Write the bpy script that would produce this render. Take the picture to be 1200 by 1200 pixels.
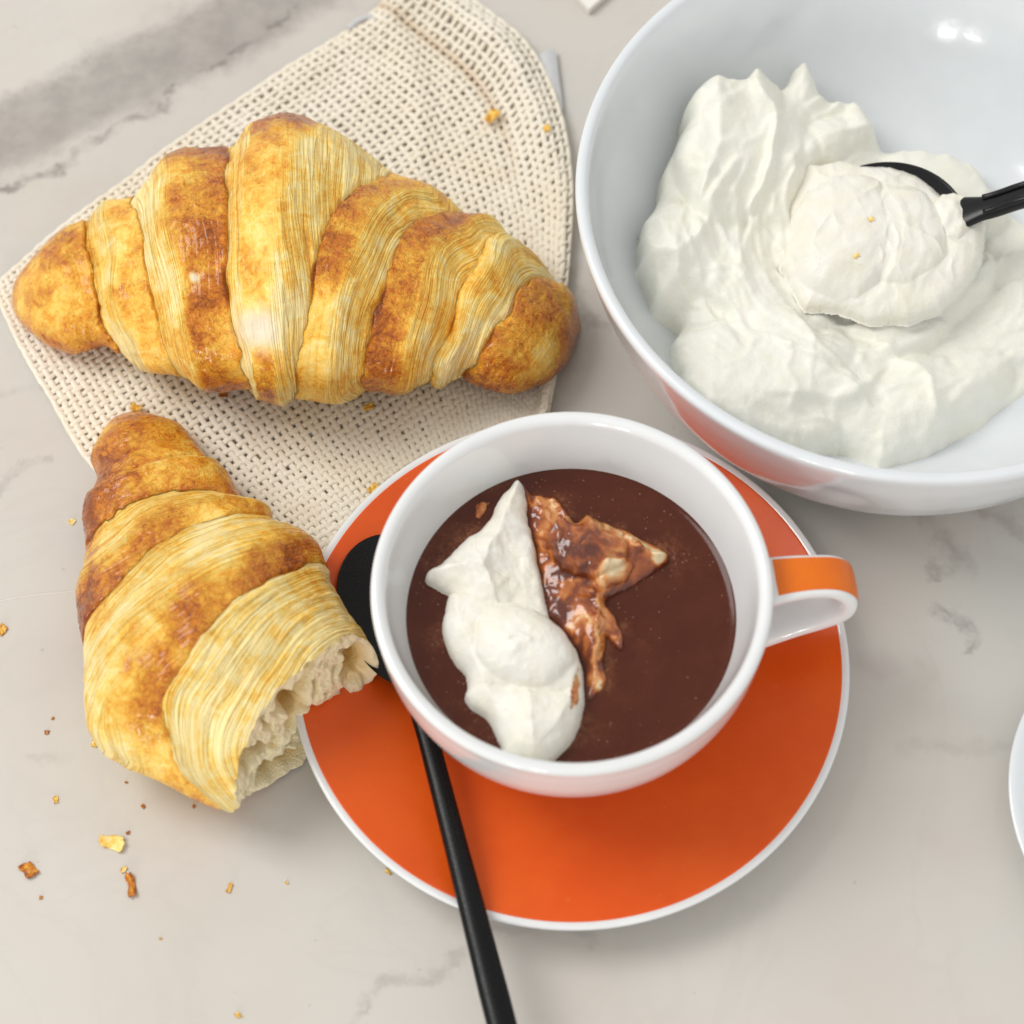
import bpy, math, random
import numpy as np
random.seed(4)
sc = bpy.context.scene
for o in list(bpy.data.objects): bpy.data.objects.remove(o)
COL = sc.collection
CM = 0.01                                    # everything below is laid out in centimetres

# ------------------------------------------------------------------ camera
PITCH, ROLL, DIST, FOC = math.radians(62.4), math.radians(-1.534), 68.63, 2631.0
_f = np.array([0, math.cos(PITCH), -math.sin(PITCH)]); _r0 = np.array([1., 0, 0]); _u0 = np.cross(_r0, _f)
_r = math.cos(ROLL)*_r0 + math.sin(ROLL)*_u0; _u = -math.sin(ROLL)*_r0 + math.cos(ROLL)*_u0
_C = -DIST*_f
def proj(P):                                 # world cm -> photo pixel (1200 px wide)
    d = np.asarray(P, float) - _C
    z = d@_f
    return np.stack([600+FOC*(d@_r)/z, 600-FOC*(d@_u)/z], -1)
def at(px, py, z=0.0):                       # photo pixel -> world point on the plane of height z
    px = np.asarray(px, float); py = np.asarray(py, float); z = np.asarray(z, float)
    d = _f + ((px-600)/FOC)[..., None]*_r - ((py-600)/FOC)[..., None]*_u
    t = (z-_C[2])/d[..., 2]
    return _C + d*t[..., None]
from mathutils import Matrix
cd = bpy.data.cameras.new('camera'); cam = bpy.data.objects.new('camera', cd); COL.objects.link(cam)
M = Matrix.Identity(4)
for i in range(3):
    M[i][0], M[i][1], M[i][2], M[i][3] = _r[i], _u[i], -_f[i], _C[i]*CM
cam.matrix_world = M
cd.sensor_width = 36; cd.lens = FOC/1200*36; cd.clip_start = 0.02; cd.clip_end = 20
cd.dof.use_dof = True; cd.dof.focus_distance = 0.665; cd.dof.aperture_fstop = 9.0
sc.camera = cam

# ------------------------------------------------------------------ light
w = bpy.data.worlds.new('World'); sc.world = w; w.use_nodes = True
bg = w.node_tree.nodes['Background']; bg.inputs[0].default_value = (1.0, 0.985, 0.96, 1); bg.inputs[1].default_value = 0.78
def area(name, loc, target, size, power, col=(1, 1, 1), sy=None):
    l = bpy.data.lights.new(name, 'AREA'); l.energy = power; l.size = size; l.color = col
    if sy: l.shape = 'RECTANGLE'; l.size_y = sy
    o = bpy.data.objects.new(name, l); COL.objects.link(o)
    from mathutils import Vector
    o.location = loc; o.rotation_euler = (Vector(target)-Vector(loc)).to_track_quat('-Z', 'Y').to_euler()
    return o
area('window_light', (-1.45, 0.50, 1.95), (0.0, 0, 0), 1.15, 33, (1.0, 0.985, 0.96))
area('window_pane_light', (-0.55, -2.2, 0.40), (0.14, .15, 0.03), 0.22, 7.0, (1.0, 0.97, 0.93), 0.30)
area('window_pane_light', (-0.90, -2.08, 0.34), (0.14, .15, 0.03), 0.22, 7.0, (1.0, 0.97, 0.93), 0.30)
sc.render.engine = 'CYCLES'
try:
    sc.cycles.use_denoising = True; sc.cycles.denoiser = 'OPENIMAGEDENOISE'
except Exception: pass
sc.cycles.max_bounces = 5; sc.cycles.diffuse_bounces = 3; sc.cycles.glossy_bounces = 3; sc.cycles.caustics_reflective = False; sc.cycles.caustics_refractive = False
vs = sc.view_settings; vs.view_transform = 'Standard'; vs.look = 'None'; vs.gamma = 1; vs.exposure = -0.07

# ------------------------------------------------------------------ numeric helpers
def _hash(i, j, k, seed):
    n = (i.astype(np.int64)*374761393 + j.astype(np.int64)*668265263 + k.astype(np.int64)*2147483647 + seed*1274126177) & 0xffffffff
    n = ((n ^ (n >> 13))*1274126177) & 0xffffffff
    n = ((n ^ (n >> 16))*2246822519) & 0xffffffff
    return ((n ^ (n >> 15)) & 0xffffff)/float(0xffffff)
def noise(x, y, z=0.0, seed=0):              # value noise, -1..1
    x, y, z = np.broadcast_arrays(np.asarray(x, float), np.asarray(y, float), np.asarray(z, float))
    i, j, k = np.floor(x), np.floor(y), np.floor(z)
    fx, fy, fz = x-i, y-j, z-k
    fx, fy, fz = [a*a*a*(a*(a*6-15)+10) for a in (fx, fy, fz)]
    r = 0
    for a in (0, 1):
        wa = fx if a else 1-fx
        for b in (0, 1):
            wb = fy if b else 1-fy
            for c in (0, 1):
                r = r + wa*wb*(fz if c else 1-fz)*_hash(i+a, j+b, k+c, seed)
    return r*2-1
def fbm(x, y, z=0.0, seed=0, o=4, g=0.5):
    r, a, f, s = 0, 1.0, 1.0, 0
    for q in range(o):
        r = r + a*noise(np.asarray(x)*f, np.asarray(y)*f, np.asarray(z)*f, seed+q*17); s += a; a *= g; f *= 2.03
    return r/s
def pnoise(x, y, seed=0):                    # gradient noise, about -1..1
    x, y = np.broadcast_arrays(np.asarray(x, float), np.asarray(y, float)); i, j = np.floor(x), np.floor(y); fx, fy = x-i, y-j
    u, v = [a*a*a*(a*(a*6-15)+10) for a in (fx, fy)]; r = 0
    for a in (0, 1):
        for b in (0, 1):
            g = _hash(i+a, j+b, np.zeros_like(i), seed)*2*np.pi
            r = r+(u if a else 1-u)*(v if b else 1-v)*(np.cos(g)*(fx-a)+np.sin(g)*(fy-b))
    return r*1.5
def sstep(a, b, x):
    t = np.clip((x-a)/(b-a), 0, 1); return t*t*(3-2*t)
def catmull(P, n):
    P = np.asarray(P, float); k = len(P)
    d = np.r_[0, np.cumsum(np.sqrt(np.linalg.norm(np.diff(P, axis=0), axis=1))+1e-9)]
    m = np.zeros_like(P)
    m[1:-1] = (P[2:]-P[:-2])/(d[2:]-d[:-2])[:, None]; m[0] = (P[1]-P[0])/(d[1]-d[0]); m[-1] = (P[-1]-P[-2])/(d[-1]-d[-2])
    t = np.linspace(0, d[-1], n); i = np.clip(np.searchsorted(d, t, 'right')-1, 0, k-2)
    h = (d[i+1]-d[i])[:, None]; u = ((t-d[i])/(d[i+1]-d[i]))[:, None]
    return (2*u**3-3*u**2+1)*P[i]+(u**3-2*u**2+u)*h*m[i]+(-2*u**3+3*u**2)*P[i+1]+(u**3-u**2)*h*m[i+1]
def seg_dist(X, Y, poly, closed=True):
    poly = np.asarray(poly, float); d = np.full(X.shape, 1e9); n = len(poly)
    for i in range(n if closed else n-1):
        a, b = poly[i], poly[(i+1) % n]; ab = b-a
        t = np.clip(((X-a[0])*ab[0]+(Y-a[1])*ab[1])/(ab@ab+1e-12), 0, 1)
        d = np.minimum(d, np.hypot(X-a[0]-t*ab[0], Y-a[1]-t*ab[1]))
    return d
def sdf(X, Y, poly):                         # positive inside
    poly = np.asarray(poly, float); ins = np.zeros(X.shape, bool); n = len(poly)
    for i in range(n):
        (x0, y0), (x1, y1) = poly[i], poly[(i+1) % n]
        if y0 == y1: continue
        c = ((y0 > Y) != (y1 > Y)) & (X < (x1-x0)*(Y-y0)/(y1-y0)+x0); ins ^= c
    d = seg_dist(X, Y, poly); return np.where(ins, d, -d)

# ------------------------------------------------------------------ mesh helpers
def grid_faces(nu, nv, wu=False, wv=False):
    i = np.arange(nu if wu else nu-1)[:, None]; j = np.arange(nv if wv else nv-1)[None]
    i2, j2 = (i+1) % nu, (j+1) % nv
    return np.stack([i*nv+j+0*j2, i2*nv+j, i2*nv+j2, i*nv+j2], -1).reshape(-1, 4)
def mk(name, V, F, mats, parent=None, smooth=True, attrs=None, mi=None, origin=None, tris=None):
    V = np.asarray(V, float)
    if parent is not None: org = np.array(parent['_o'])
    elif origin is not None: org = np.array(origin, float)
    else: org = np.array([(V[:, 0].min()+V[:, 0].max())/2, (V[:, 1].min()+V[:, 1].max())/2, V[:, 2].min()])
    me = bpy.data.meshes.new(name)
    F = np.asarray(F, np.int32)
    me.vertices.add(len(V)); me.vertices.foreach_set('co', ((V-org)*CM).ravel().astype(np.float32))
    nt = 0 if tris is None else len(tris)
    idx = F.ravel() if nt == 0 else np.r_[F.ravel(), np.asarray(tris, np.int32).ravel()]
    me.loops.add(len(idx)); me.loops.foreach_set('vertex_index', idx.astype(np.int32))
    st = np.r_[np.arange(len(F))*F.shape[1], len(F)*F.shape[1]+np.arange(nt)*3].astype(np.int32)
    me.polygons.add(len(st)); me.polygons.foreach_set('loop_start', st)
    me.polygons.foreach_set('use_smooth', np.full(len(st), smooth))
    for m in (mats if isinstance(mats, (list, tuple)) else [mats]): me.materials.append(m)
    if mi is not None: me.polygons.foreach_set('material_index', np.asarray(mi, np.int32))
    for k, a in (attrs or {}).items():
        a = np.asarray(a, np.float32)
        if a.ndim == 1: me.attributes.new(k, 'FLOAT', 'POINT').data.foreach_set('value', a)
        else: me.attributes.new(k, 'FLOAT_VECTOR', 'POINT').data.foreach_set('vector', a.ravel())
    me.update(calc_edges=True); me.validate()
    o = bpy.data.objects.new(name, me); COL.objects.link(o)
    if parent is not None: o.parent = parent
    else: o.location = org*CM
    ORG[o.name] = org
    o['_o'] = [float(v) for v in org]
    return o
ORG = {}
def empty(name, org):
    o = bpy.data.objects.new(name, None); COL.objects.link(o); o.location = np.array(org)*CM; o['_o'] = [float(v) for v in org]
    o.empty_display_size = 0.01
    return o
def tag(o, label, cat, group=None):
    o['label'] = label; o['category'] = cat
    if group: o['group'] = group
    return o
def lathe(prof, n=160, seg=6, c=(0, 0)):
    P = catmull(prof, len(prof)*seg); a = np.linspace(0, 2*np.pi, n, endpoint=False)
    V = np.stack([c[0]+P[:, 0:1]*np.cos(a), c[1]+P[:, 0:1]*np.sin(a), np.repeat(P[:, 1:2], n, 1)], -1).reshape(-1, 3)
    return V, grid_faces(len(P), n, False, True)[:, ::-1], P
def sweep(path, rx, ry, n=16, up=(0, 0, 1), sq=2.0, cap=True):
    """tube of super-elliptic section; rx sideways, ry along the 'up' side"""
    path = np.asarray(path, float); k = len(path); rx = np.broadcast_to(rx, k); ry = np.broadcast_to(ry, k)
    T = np.gradient(path, axis=0); T /= np.linalg.norm(T, axis=1)[:, None]
    S = np.cross(T, np.array(up, float)); S /= np.linalg.norm(S, axis=1)[:, None]; N = np.cross(S, T)
    a = np.linspace(0, 2*np.pi, n, endpoint=False)
    ca, sa = np.cos(a), np.sin(a); ca = np.sign(ca)*abs(ca)**(2/sq); sa = np.sign(sa)*abs(sa)**(2/sq)
    V = path[:, None]+(rx[:, None]*ca)[..., None]*S[:, None]+(ry[:, None]*sa)[..., None]*N[:, None]
    V = V.reshape(-1, 3); F = grid_faces(k, n, False, True)
    t = None
    if cap:
        V = np.r_[V, path[:1], path[-1:]]; j = np.arange(n); b = (k-1)*n
        t = np.r_[np.stack([np.full(n, k*n), j, (j+1) % n], 1), np.stack([np.full(n, k*n+1), b+(j+1) % n, b+j], 1)]
    return V, F, t
def masked(V, nu, nv, keep):
    F = grid_faces(nu, nv); F = F[keep.ravel()[F].any(1)]
    used = np.unique(F); m = np.full(nu*nv, -1); m[used] = np.arange(len(used))
    return V.reshape(-1, 3)[used], m[F], used

# ------------------------------------------------------------------ material helpers
class NT:
    def __init__(s, name):
        s.m = bpy.data.materials.new(name); s.m.use_nodes = True; s.t = s.m.node_tree; s.b = s.t.nodes['Principled BSDF']
    def n(s, typ, ins=None, **kw):
        nd = s.t.nodes.new(typ)
        for k, v in kw.items(): setattr(nd, k, v)
        for k, v in (ins or {}).items(): s.set(nd.inputs[k], v)
        return nd
    def set(s, sock, v):
        if isinstance(v, bpy.types.NodeSocket): s.t.links.new(v, sock)
        elif isinstance(v, bpy.types.Node): s.t.links.new(v.outputs[0], sock)
        else:
            if isinstance(v, tuple) and len(v) == 3 and sock.type == 'RGBA': v = (*v, 1)
            sock.default_value = v
    def p(s, **kw):
        for k, v in kw.items(): s.set(s.b.inputs[k.replace('_', ' ')], v)
        return s
    def math(s, op, a, b=0.0, c=None, clamp=False):
        nd = s.n('ShaderNodeMath', operation=op, use_clamp=clamp); s.set(nd.inputs[0], a); s.set(nd.inputs[1], b)
        if c is not None: s.set(nd.inputs[2], c)
        return nd.outputs[0]
    def vm(s, op, a, b=None, out=0):
        nd = s.n('ShaderNodeVectorMath', operation=op); s.set(nd.inputs[0], a)
        if b is not None: s.set(nd.inputs['Scale' if op == 'SCALE' else 1], b)
        return nd.outputs[out]
    def noise(s, vec, scale, detail=4, rough=0.55, dist=0.0, out=0):
        return s.n('ShaderNodeTexNoise', {'Vector': vec, 'Scale': scale, 'Detail': detail, 'Roughness': rough, 'Distortion': dist}).outputs[out]
    def ramp(s, f, stops):
        nd = s.n('ShaderNodeValToRGB', {'Fac': f}); e = nd.color_ramp.elements
        while len(e) < len(stops): e.new(0.5)
        for el, (p, c) in zip(e, stops): el.position = p; el.color = (*c, 1) if not isinstance(c, (int, float)) else (c, c, c, 1)
        return nd.outputs[0]
    def mix(s, f, a, b, blend='MIX'):
        nd = s.n('ShaderNodeMix', data_type='RGBA', blend_type=blend); s.set(nd.inputs[0], f); s.set(nd.inputs[6], a); s.set(nd.inputs[7], b)
        return nd.outputs[2]
    def rng(s, v, a, b, c=0.0, d=1.0, smooth=True):
        nd = s.n('ShaderNodeMapRange', {0: v, 1: a, 2: b, 3: c, 4: d}, interpolation_type='SMOOTHSTEP' if smooth else 'LINEAR')
        return nd.outputs[0]
    def attr(s, name, out='Fac'): return s.n('ShaderNodeAttribute', attribute_name=name).outputs[out]
    def obj(s): return s.vm('SCALE', s.n('ShaderNodeTexCoord').outputs['Object'], 100.0)     # object space, cm
    def bump(s, h, strength=0.3, dist=0.001, normal=None):
        ins = {'Height': h, 'Strength': strength, 'Distance': dist}
        if normal is not None: ins['Normal'] = normal
        return s.n('ShaderNodeBump', ins).outputs[0]

def srgb(r, g, b):
    return tuple(((c/255)/12.92 if c/255 <= 0.04045 else ((c/255+0.055)/1.055)**2.4) for c in (r, g, b))

# glazed porcelain
def porcelain(name, col, rough=0.12):
    m = NT(name); P = m.obj()
    n1 = m.noise(P, 0.6, 3); n2 = m.noise(P, 14, 3)
    m.p(Base_Color=m.mix(m.rng(n1, .3, .7), col, tuple(c*0.965 for c in col)), Roughness=m.rng(n2, .3, .8, rough*.75, rough*1.35),
        Coat_Weight=0.35, Coat_Roughness=0.06, Normal=m.bump(m.noise(P, 1.3, 2), 0.04, 0.002), IOR=1.5)
    return m.m
M_white = porcelain('white_porcelain', (0.80, 0.815, 0.82))
M_bowl = porcelain('bowl_porcelain', (0.74, 0.775, 0.80), 0.16)
def orange_mat(name, a, b, rough):
    m = NT(name); P = m.obj()
    n1 = m.noise(P, 0.5, 4); n2 = m.noise(P, 22, 4, .7)
    c = m.mix(m.rng(n1, .3, .7), a, b)
    sp = m.rng(m.noise(P, 5.0, 2, .5), .70, .76)
    m.p(Base_Color=m.mix(m.math('MULTIPLY', sp, .25), c, (.75, .28, .10)), Roughness=m.rng(n2, .3, .7, rough*.85, rough*1.2),
        Coat_Weight=0.12, Coat_Roughness=0.25, Normal=m.bump(n2, 0.05, 0.0004), Specular_IOR_Level=0.35)
    return m.m
M_orange = orange_mat('orange_glaze', srgb(230, 94, 22), srgb(224, 85, 16), 0.36)
M_orange2 = orange_mat('orange_handle_glaze', srgb(232, 118, 10), srgb(222, 104, 8), 0.18)
# black steel
m = NT('black_coated_steel'); P = m.obj()
m.p(Base_Color=(0.003, 0.003, 0.0035), Specular_IOR_Level=.22, Roughness=m.rng(m.noise(m.vm('MULTIPLY', P, (6, 6, 6)), 3, 4), .3, .7, .22, .36), Normal=m.bump(m.noise(P, 30, 3), .04, .0003))
M_black = m.m
m = NT('black_nylon'); P = m.obj()
m.p(Base_Color=(0.005, 0.005, 0.006), Specular_IOR_Level=.35, Roughness=0.24, Normal=m.bump(m.noise(P, 12, 3), .05, .0005))
M_nylon = m.m
# whipped cream
def cream_mat(name, c1, c2):
    m = NT(name); P = m.obj()
    a = m.noise(P, 1.1, 4); f = m.noise(P, 9, 4, .6)
    m.p(Base_Color=m.mix(m.rng(a, .3, .72), c1, c2), Roughness=m.rng(f, .3, .7, .34, .5), Subsurface_Weight=0.06, Subsurface_Radius=(1.0, .8, .55), Subsurface_Scale=0.003,
        Normal=m.bump(m.math('ADD', m.math('MULTIPLY', f, .5), m.noise(P, 3.0, 5, .6)), 0.28, 0.0014), Specular_IOR_Level=0.4)
    return m.m
M_cream = cream_mat('whipped_cream', (.88, .87, .79), (.86, .845, .735))
M_creamw = cream_mat('whipped_cream_white', (.88, .86, .79), (.85, .82, .70))
# hot chocolate
m = NT('hot_chocolate'); P = m.obj()
n1 = m.noise(P, 0.9, 5, .6, .6); dots = m.rng(m.noise(P, 26, 2, .5), .69, .74)
reg = m.rng(m.noise(P, .8, 2), .45, .62)
c = m.mix(m.rng(n1, .3, .7), srgb(76, 33, 18), srgb(84, 38, 22))
c = m.mix(m.math('MULTIPLY', m.attr('melt'), m.rng(m.noise(P, 6, 4, .65, 1.0), .38, .62, .1, .75)), c, srgb(150, 96, 64))
m.p(Base_Color=m.mix(m.math('MULTIPLY', m.math('MULTIPLY', dots, reg), .35), c, srgb(150, 105, 80)), Roughness=m.rng(n1, .3, .7, .12, .18), Specular_IOR_Level=.24,
    Normal=m.bump(m.math('ADD', m.noise(P, 1.6, 3), m.math('MULTIPLY', dots, .15)), .08, .0012))
M_choc = m.m
m = NT('chocolate_froth'); P = m.obj(); m.p(Base_Color=m.mix(m.noise(P, 6, 2), srgb(104, 58, 38), srgb(150, 104, 78)), Roughness=.15); M_bubble = m.m
# chocolate smeared cream
m = NT('chocolate_streaked_cream'); P = m.obj()
W = m.vm('ADD', P, m.vm('SCALE', m.vm('SUBTRACT', m.noise(P, 1.5, 3, .5, 0, 1), (.5, .5, .5)), 1.3))
n1 = m.noise(m.vm('MULTIPLY', W, (1.0, .6, 1.0)), 1.0, 2, .45, 1.2)
hh = m.attr('ht'); v = m.math('ADD', n1, m.math('MULTIPLY', m.math('SUBTRACT', hh, .5), .16))
v = m.math('ADD', v, m.math('MULTIPLY', m.attr('pale'), .34))
c = m.ramp(v, [(.34, srgb(96, 40, 18)), (.45, srgb(138, 66, 24)), (.54, srgb(184, 104, 42)), (.64, srgb(214, 152, 88)), (.76, srgb(238, 216, 174))])
m.p(Base_Color=c, Roughness=m.rng(v, .4, .7, .1, .35), Coat_Weight=.5, Coat_Roughness=.08, Subsurface_Weight=.1, Subsurface_Radius=(1, .5, .3), Subsurface_Scale=.002,
    Normal=m.bump(m.math('ADD', n1, m.math('MULTIPLY', m.noise(P, 5, 2), .2)), .22, .0025))
M_streak = m.m

# croissant crust
def crust_mat():
    m = NT('croissant_crust'); P = m.obj()
    br, lam, uv, wh = m.attr('brown'), m.attr('lam'), m.attr('band', 'Vector'), m.attr('white')
    st = m.noise(m.vm('MULTIPLY', uv, (8.0, .22, 1.0)), 1.0, 2.0, .5, .1)         # streaks along the wraps
    fl = m.noise(P, 1.5, 6, .68, .6); fine = m.noise(P, 15, 4, .65); mid = m.noise(P, 5.0, 5, .66, 1.1)
    Pw = m.vm('ADD', m.vm('MULTIPLY', uv, (1.0, .55, 1.0)), m.vm('SCALE', m.noise(P, 3, 3, .5, 0, 1), .35))
    vo = m.n('ShaderNodeTexVoronoi', {'Vector': Pw, 'Scale': 5.5}, feature='DISTANCE_TO_EDGE').outputs[0]
    crack = m.rng(vo, .0, .10, 1.0, 0.0)
    b = m.math('ADD', br, m.math('MULTIPLY', m.math('SUBTRACT', fl, .5), 1.25))
    b = m.math('ADD', b, m.math('MULTIPLY', m.math('SUBTRACT', mid, .5), .75))
    b = m.math('ADD', b, m.math('MULTIPLY', m.math('MULTIPLY', m.math('SUBTRACT', st, .5), .75), lam), clamp=True)
    c = m.ramp(b, [(0, srgb(255, 235, 168)), (.18, srgb(255, 223, 132)), (.38, srgb(254, 204, 90)), (.56, srgb(244, 172, 50)), (.78, srgb(218, 124, 22)), (1, srgb(158, 76, 12))])
    brm = m.rng(br, .3, .75)
    c = m.mix(m.math('MULTIPLY', m.rng(fine, .58, .74), .16), c, srgb(244, 206, 124))
    c = m.mix(m.math('MULTIPLY', m.math('MULTIPLY', crack, brm), m.rng(mid, .4, .65, .0, .14)), c, srgb(150, 80, 22))
    c = m.mix(m.math('MULTIPLY', m.rng(mid, .60, .70), m.math('MULTIPLY', brm, .55)), c, srgb(136, 70, 18))
    s2 = m.noise(m.vm('MULTIPLY', uv, (4.5, .16, 1.0)), 1.0, 1.5, .5, .15)
    ln = m.rng(m.math('ABSOLUTE', m.math('SUBTRACT', s2, .5)), .0, .035, 1.0, 0.0)
    s3 = m.noise(m.vm('MULTIPLY', uv, (12.0, .28, 1.0)), 1.0, 1.0, .5, .1)
    ln2 = m.rng(m.math('ABSOLUTE', m.math('SUBTRACT', s3, .5)), .0, .05, 1.0, 0.0)
    lines = m.math('MULTIPLY', m.math('MAXIMUM', ln, m.math('MULTIPLY', ln2, .6)), m.rng(lam, .0, .7, .12, 1.0))
    c = m.mix(m.math('MULTIPLY', lines, m.rng(fl, .35, .65, .12, .55)), c, srgb(210, 146, 52))
    c = m.mix(m.math('MULTIPLY', m.rng(st, .56, .70), m.math('MULTIPLY', lam, .35)), c, srgb(228, 178, 92))
    c = m.mix(m.math('MULTIPLY', wh, m.rng(m.math('ADD', fl, m.math('MULTIPLY', wh, .25)), .42, .72)), c, srgb(238, 226, 200))
    h = m.math('ADD', m.math('MULTIPLY', fine, .16), m.math('MULTIPLY', m.math('MULTIPLY', st, lam), .7))
    h = m.math('ADD', h, m.math('MULTIPLY', mid, m.rng(br, .2, .8, .10, 1.0)))
    h = m.math('SUBTRACT', h, m.math('MULTIPLY', crack, m.math('MULTIPLY', brm, .12)))
    h = m.math('SUBTRACT', h, m.math('MULTIPLY', lines, .24))
    m.p(Base_Color=c, Roughness=m.rng(b, .1, .8, .44, .20), Normal=m.bump(h, .85, .0020), Coat_Weight=m.rng(b, .3, .75, .05, .6), Coat_Roughness=.16, Specular_IOR_Level=.3)
    return m.m
M_crust = crust_mat()
m = NT('croissant_crumb'); P = m.obj()
a = m.noise(P, 3.2, 5, .6); d = m.attr('depth')
c = m.ramp(m.math('ADD', d, m.math('MULTIPLY', m.math('SUBTRACT', a, .5), .5)), [(.1, srgb(252, 236, 196)), (.4, srgb(248, 224, 166)), (.8, srgb(226, 186, 104))])
m.p(Base_Color=c, Roughness=.6, Normal=m.bump(m.math('ADD', m.noise(P, 7, 5, .65), m.math('MULTIPLY', m.noise(P, 22, 3), .5)), .6, .002), Subsurface_Weight=.2, Subsurface_Radius=(1, .8, .5), Subsurface_Scale=.003)
M_crumb = m.m
# cotton
m = NT('cotton_yarn'); P = m.obj()
n1 = m.noise(P, .35, 3); n2 = m.noise(P, 24, 4, .7)
c = m.mix(m.rng(n1, .3, .7), srgb(250, 243, 228), srgb(246, 236, 216))
c = m.mix(m.math('MULTIPLY', m.attr('stain'), .8), c, srgb(196, 150, 92))  # random stains, plus the hem seam's shade painted in brown
m.p(Base_Color=m.mix(m.math('MULTIPLY', m.rng(n2, .5, .8), .25), c, srgb(232, 216, 188)), Roughness=.95, Specular_IOR_Level=.1, Normal=m.bump(n2, .5, .0008))
M_cotton = m.m
m = NT('paper'); P = m.obj()
m.p(Base_Color=m.mix(m.noise(P, 1.5, 3), srgb(232, 228, 220), srgb(240, 238, 232)), Roughness=.7); M_paper = m.m
m = NT('satin_label'); P = m.obj()
m.p(Base_Color=m.mix(m.noise(P, 3, 3), srgb(188, 192, 196), srgb(206, 206, 204)), Roughness=.5); M_label = m.m

# ------------------------------------------------------------------ marble table top
VEINS_AND_SHADE = [  # polyline (photo px on the table plane), width cm, strength, tint
    ([(-60, 190), (90, 120), (230, 55), (400, -40)], 1.9, .56, 0),
    ([(-60, 245), (60, 200), (140, 150), (228, 95), (300, 45), (400, -20)], .34, .85, 0),
    ([(60, 110), (160, 40), (260, -20)], .8, .22, 0),
    ([(-20, 600), (20, 560), (48, 538)], .30, .34, 0),
    ([(-20, 475), (35, 452)], .35, .25, 0),
    ([(395, 1215), (420, 1175), (455, 1150), (535, 1128)], .32, .34, 0),
    ([(1075, 595), (1108, 640), (1122, 668)], .55, .40, 0),
    ([(1090, 672), (1112, 676)], .28, .45, 0),
    ([(1098, 712), (1120, 735), (1150, 750), (1146, 768)], .34, .48, 0),
    ([(1150, 600), (1215, 628)], .6, .40, 1),
    ([(655, 300), (675, 340), (690, 362), (715, 390)], .35, .38, 0),
    ([(660, 350), (668, 420), (640, 470)], .9, .22, 1),  # no vein: shade between cloth and bowl painted into the marble
    ([(1010, 780), (1075, 790)], .8, .16, 1),
    ([(1060, 880), (1130, 870), (1220, 850)], .4, .15, 0),
    ([(560, 1092), (640, 1084), (700, 1100)], .35, .22, 0),
    ([(40, 890), (75, 893)], .3, .18, 0),
]
def marble():
    m = NT('marble'); P = m.obj()
    w1 = m.vm('SCALE', m.vm('SUBTRACT', m.noise(P, .55, 5, .6, 0, 1), (.5, .5, .5)), 2.1)
    w2 = m.vm('SCALE', m.vm('SUBTRACT', m.noise(P, 2.6, 4, .6, 0, 1), (.5, .5, .5)), .55)
    Q = m.vm('MULTIPLY', m.vm('ADD', m.vm('ADD', P, w1), w2), (1, 1, 0))
    g = [0.0, 0.0]
    brk = m.rng(m.noise(P, .9, 4, .6), .34, .62, .15, 1.0)
    for poly, wd, stg, tint in VEINS_AND_SHADE:
        pts = at([p[0] for p in poly], [p[1] for p in poly], 0.0)
        dm = None
        for A, B in zip(pts[:-1], pts[1:]):
            A = tuple(float(v) for v in A[:2])+(0.,); B = tuple(float(v) for v in B[:2])+(0.,)
            ba = tuple(b-a for a, b in zip(A, B)); l2 = sum(v*v for v in ba)
            pa = m.vm('SUBTRACT', Q, A)
            h = m.math('DIVIDE', m.vm('DOT_PRODUCT', pa, ba, 1), l2, clamp=True)
            nd = m.n('ShaderNodeVectorMath', operation='SCALE'); nd.inputs[0].default_value = ba; m.set(nd.inputs['Scale'], h)
            d = m.vm('LENGTH', m.vm('SUBTRACT', pa, nd.outputs[0]), None, 1)
            dm = d if dm is None else m.math('MINIMUM', dm, d)
        k = m.math('MULTIPLY', m.rng(dm, wd, 0.0 if wd < 1.2 else wd*.45), stg)
        if wd < 1.2: k = m.math('MULTIPLY', k, brk)
        g[tint] = m.math('MAXIMUM', g[tint], k)
    cl = m.rng(m.noise(P, .13, 4, .55), .35, .7)
    base = m.mix(cl, (.618, .586, .540), (.590, .548, .498))
    base = m.mix(m.math('MULTIPLY', m.rng(m.noise(P, .09, 3), .5, .72), .6), base, (.575, .578, .540))
    fv = m.rng(m.math('ABSOLUTE', m.math('SUBTRACT', m.noise(P, .12, 5, .6, 1.2), .5)), .035, 0.0)
    base = m.mix(m.math('MULTIPLY', fv, .09), base, (.47, .44, .41))
    mot = m.rng(m.noise(P, 1.1, 5, .6), .3, .7, .8, 1.15)
    c = m.mix(m.math('MULTIPLY', g[0], mot), base, (.215, .195, .180))
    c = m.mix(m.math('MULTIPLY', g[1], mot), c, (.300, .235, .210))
    speck = m.math('MULTIPLY', m.rng(m.noise(P, 2.3, 2, .5), .74, .77), .35)
    c = m.mix(speck, c, (.33, .30, .27))
    m.p(Base_Color=c, Roughness=m.rng(m.noise(P, 3, 4), .3, .7, .30, .42), Specular_IOR_Level=.4, Normal=m.bump(m.noise(P, 8, 3), .03, .0003))
    return m.m
V = np.array([(x, y, z) for z in (0, -2.0) for (x, y) in ((-70, -55), (70, -55), (70, 75), (-70, 75))], float)
F = [(0, 1, 2, 3), (7, 6, 5, 4), (0, 4, 5, 1), (1, 5, 6, 2), (2, 6, 7, 3), (3, 7, 4, 0)]
table = mk('table_top', V, F, marble(), smooth=False, origin=(0, 0, 0)); table['kind'] = 'structure'
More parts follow.
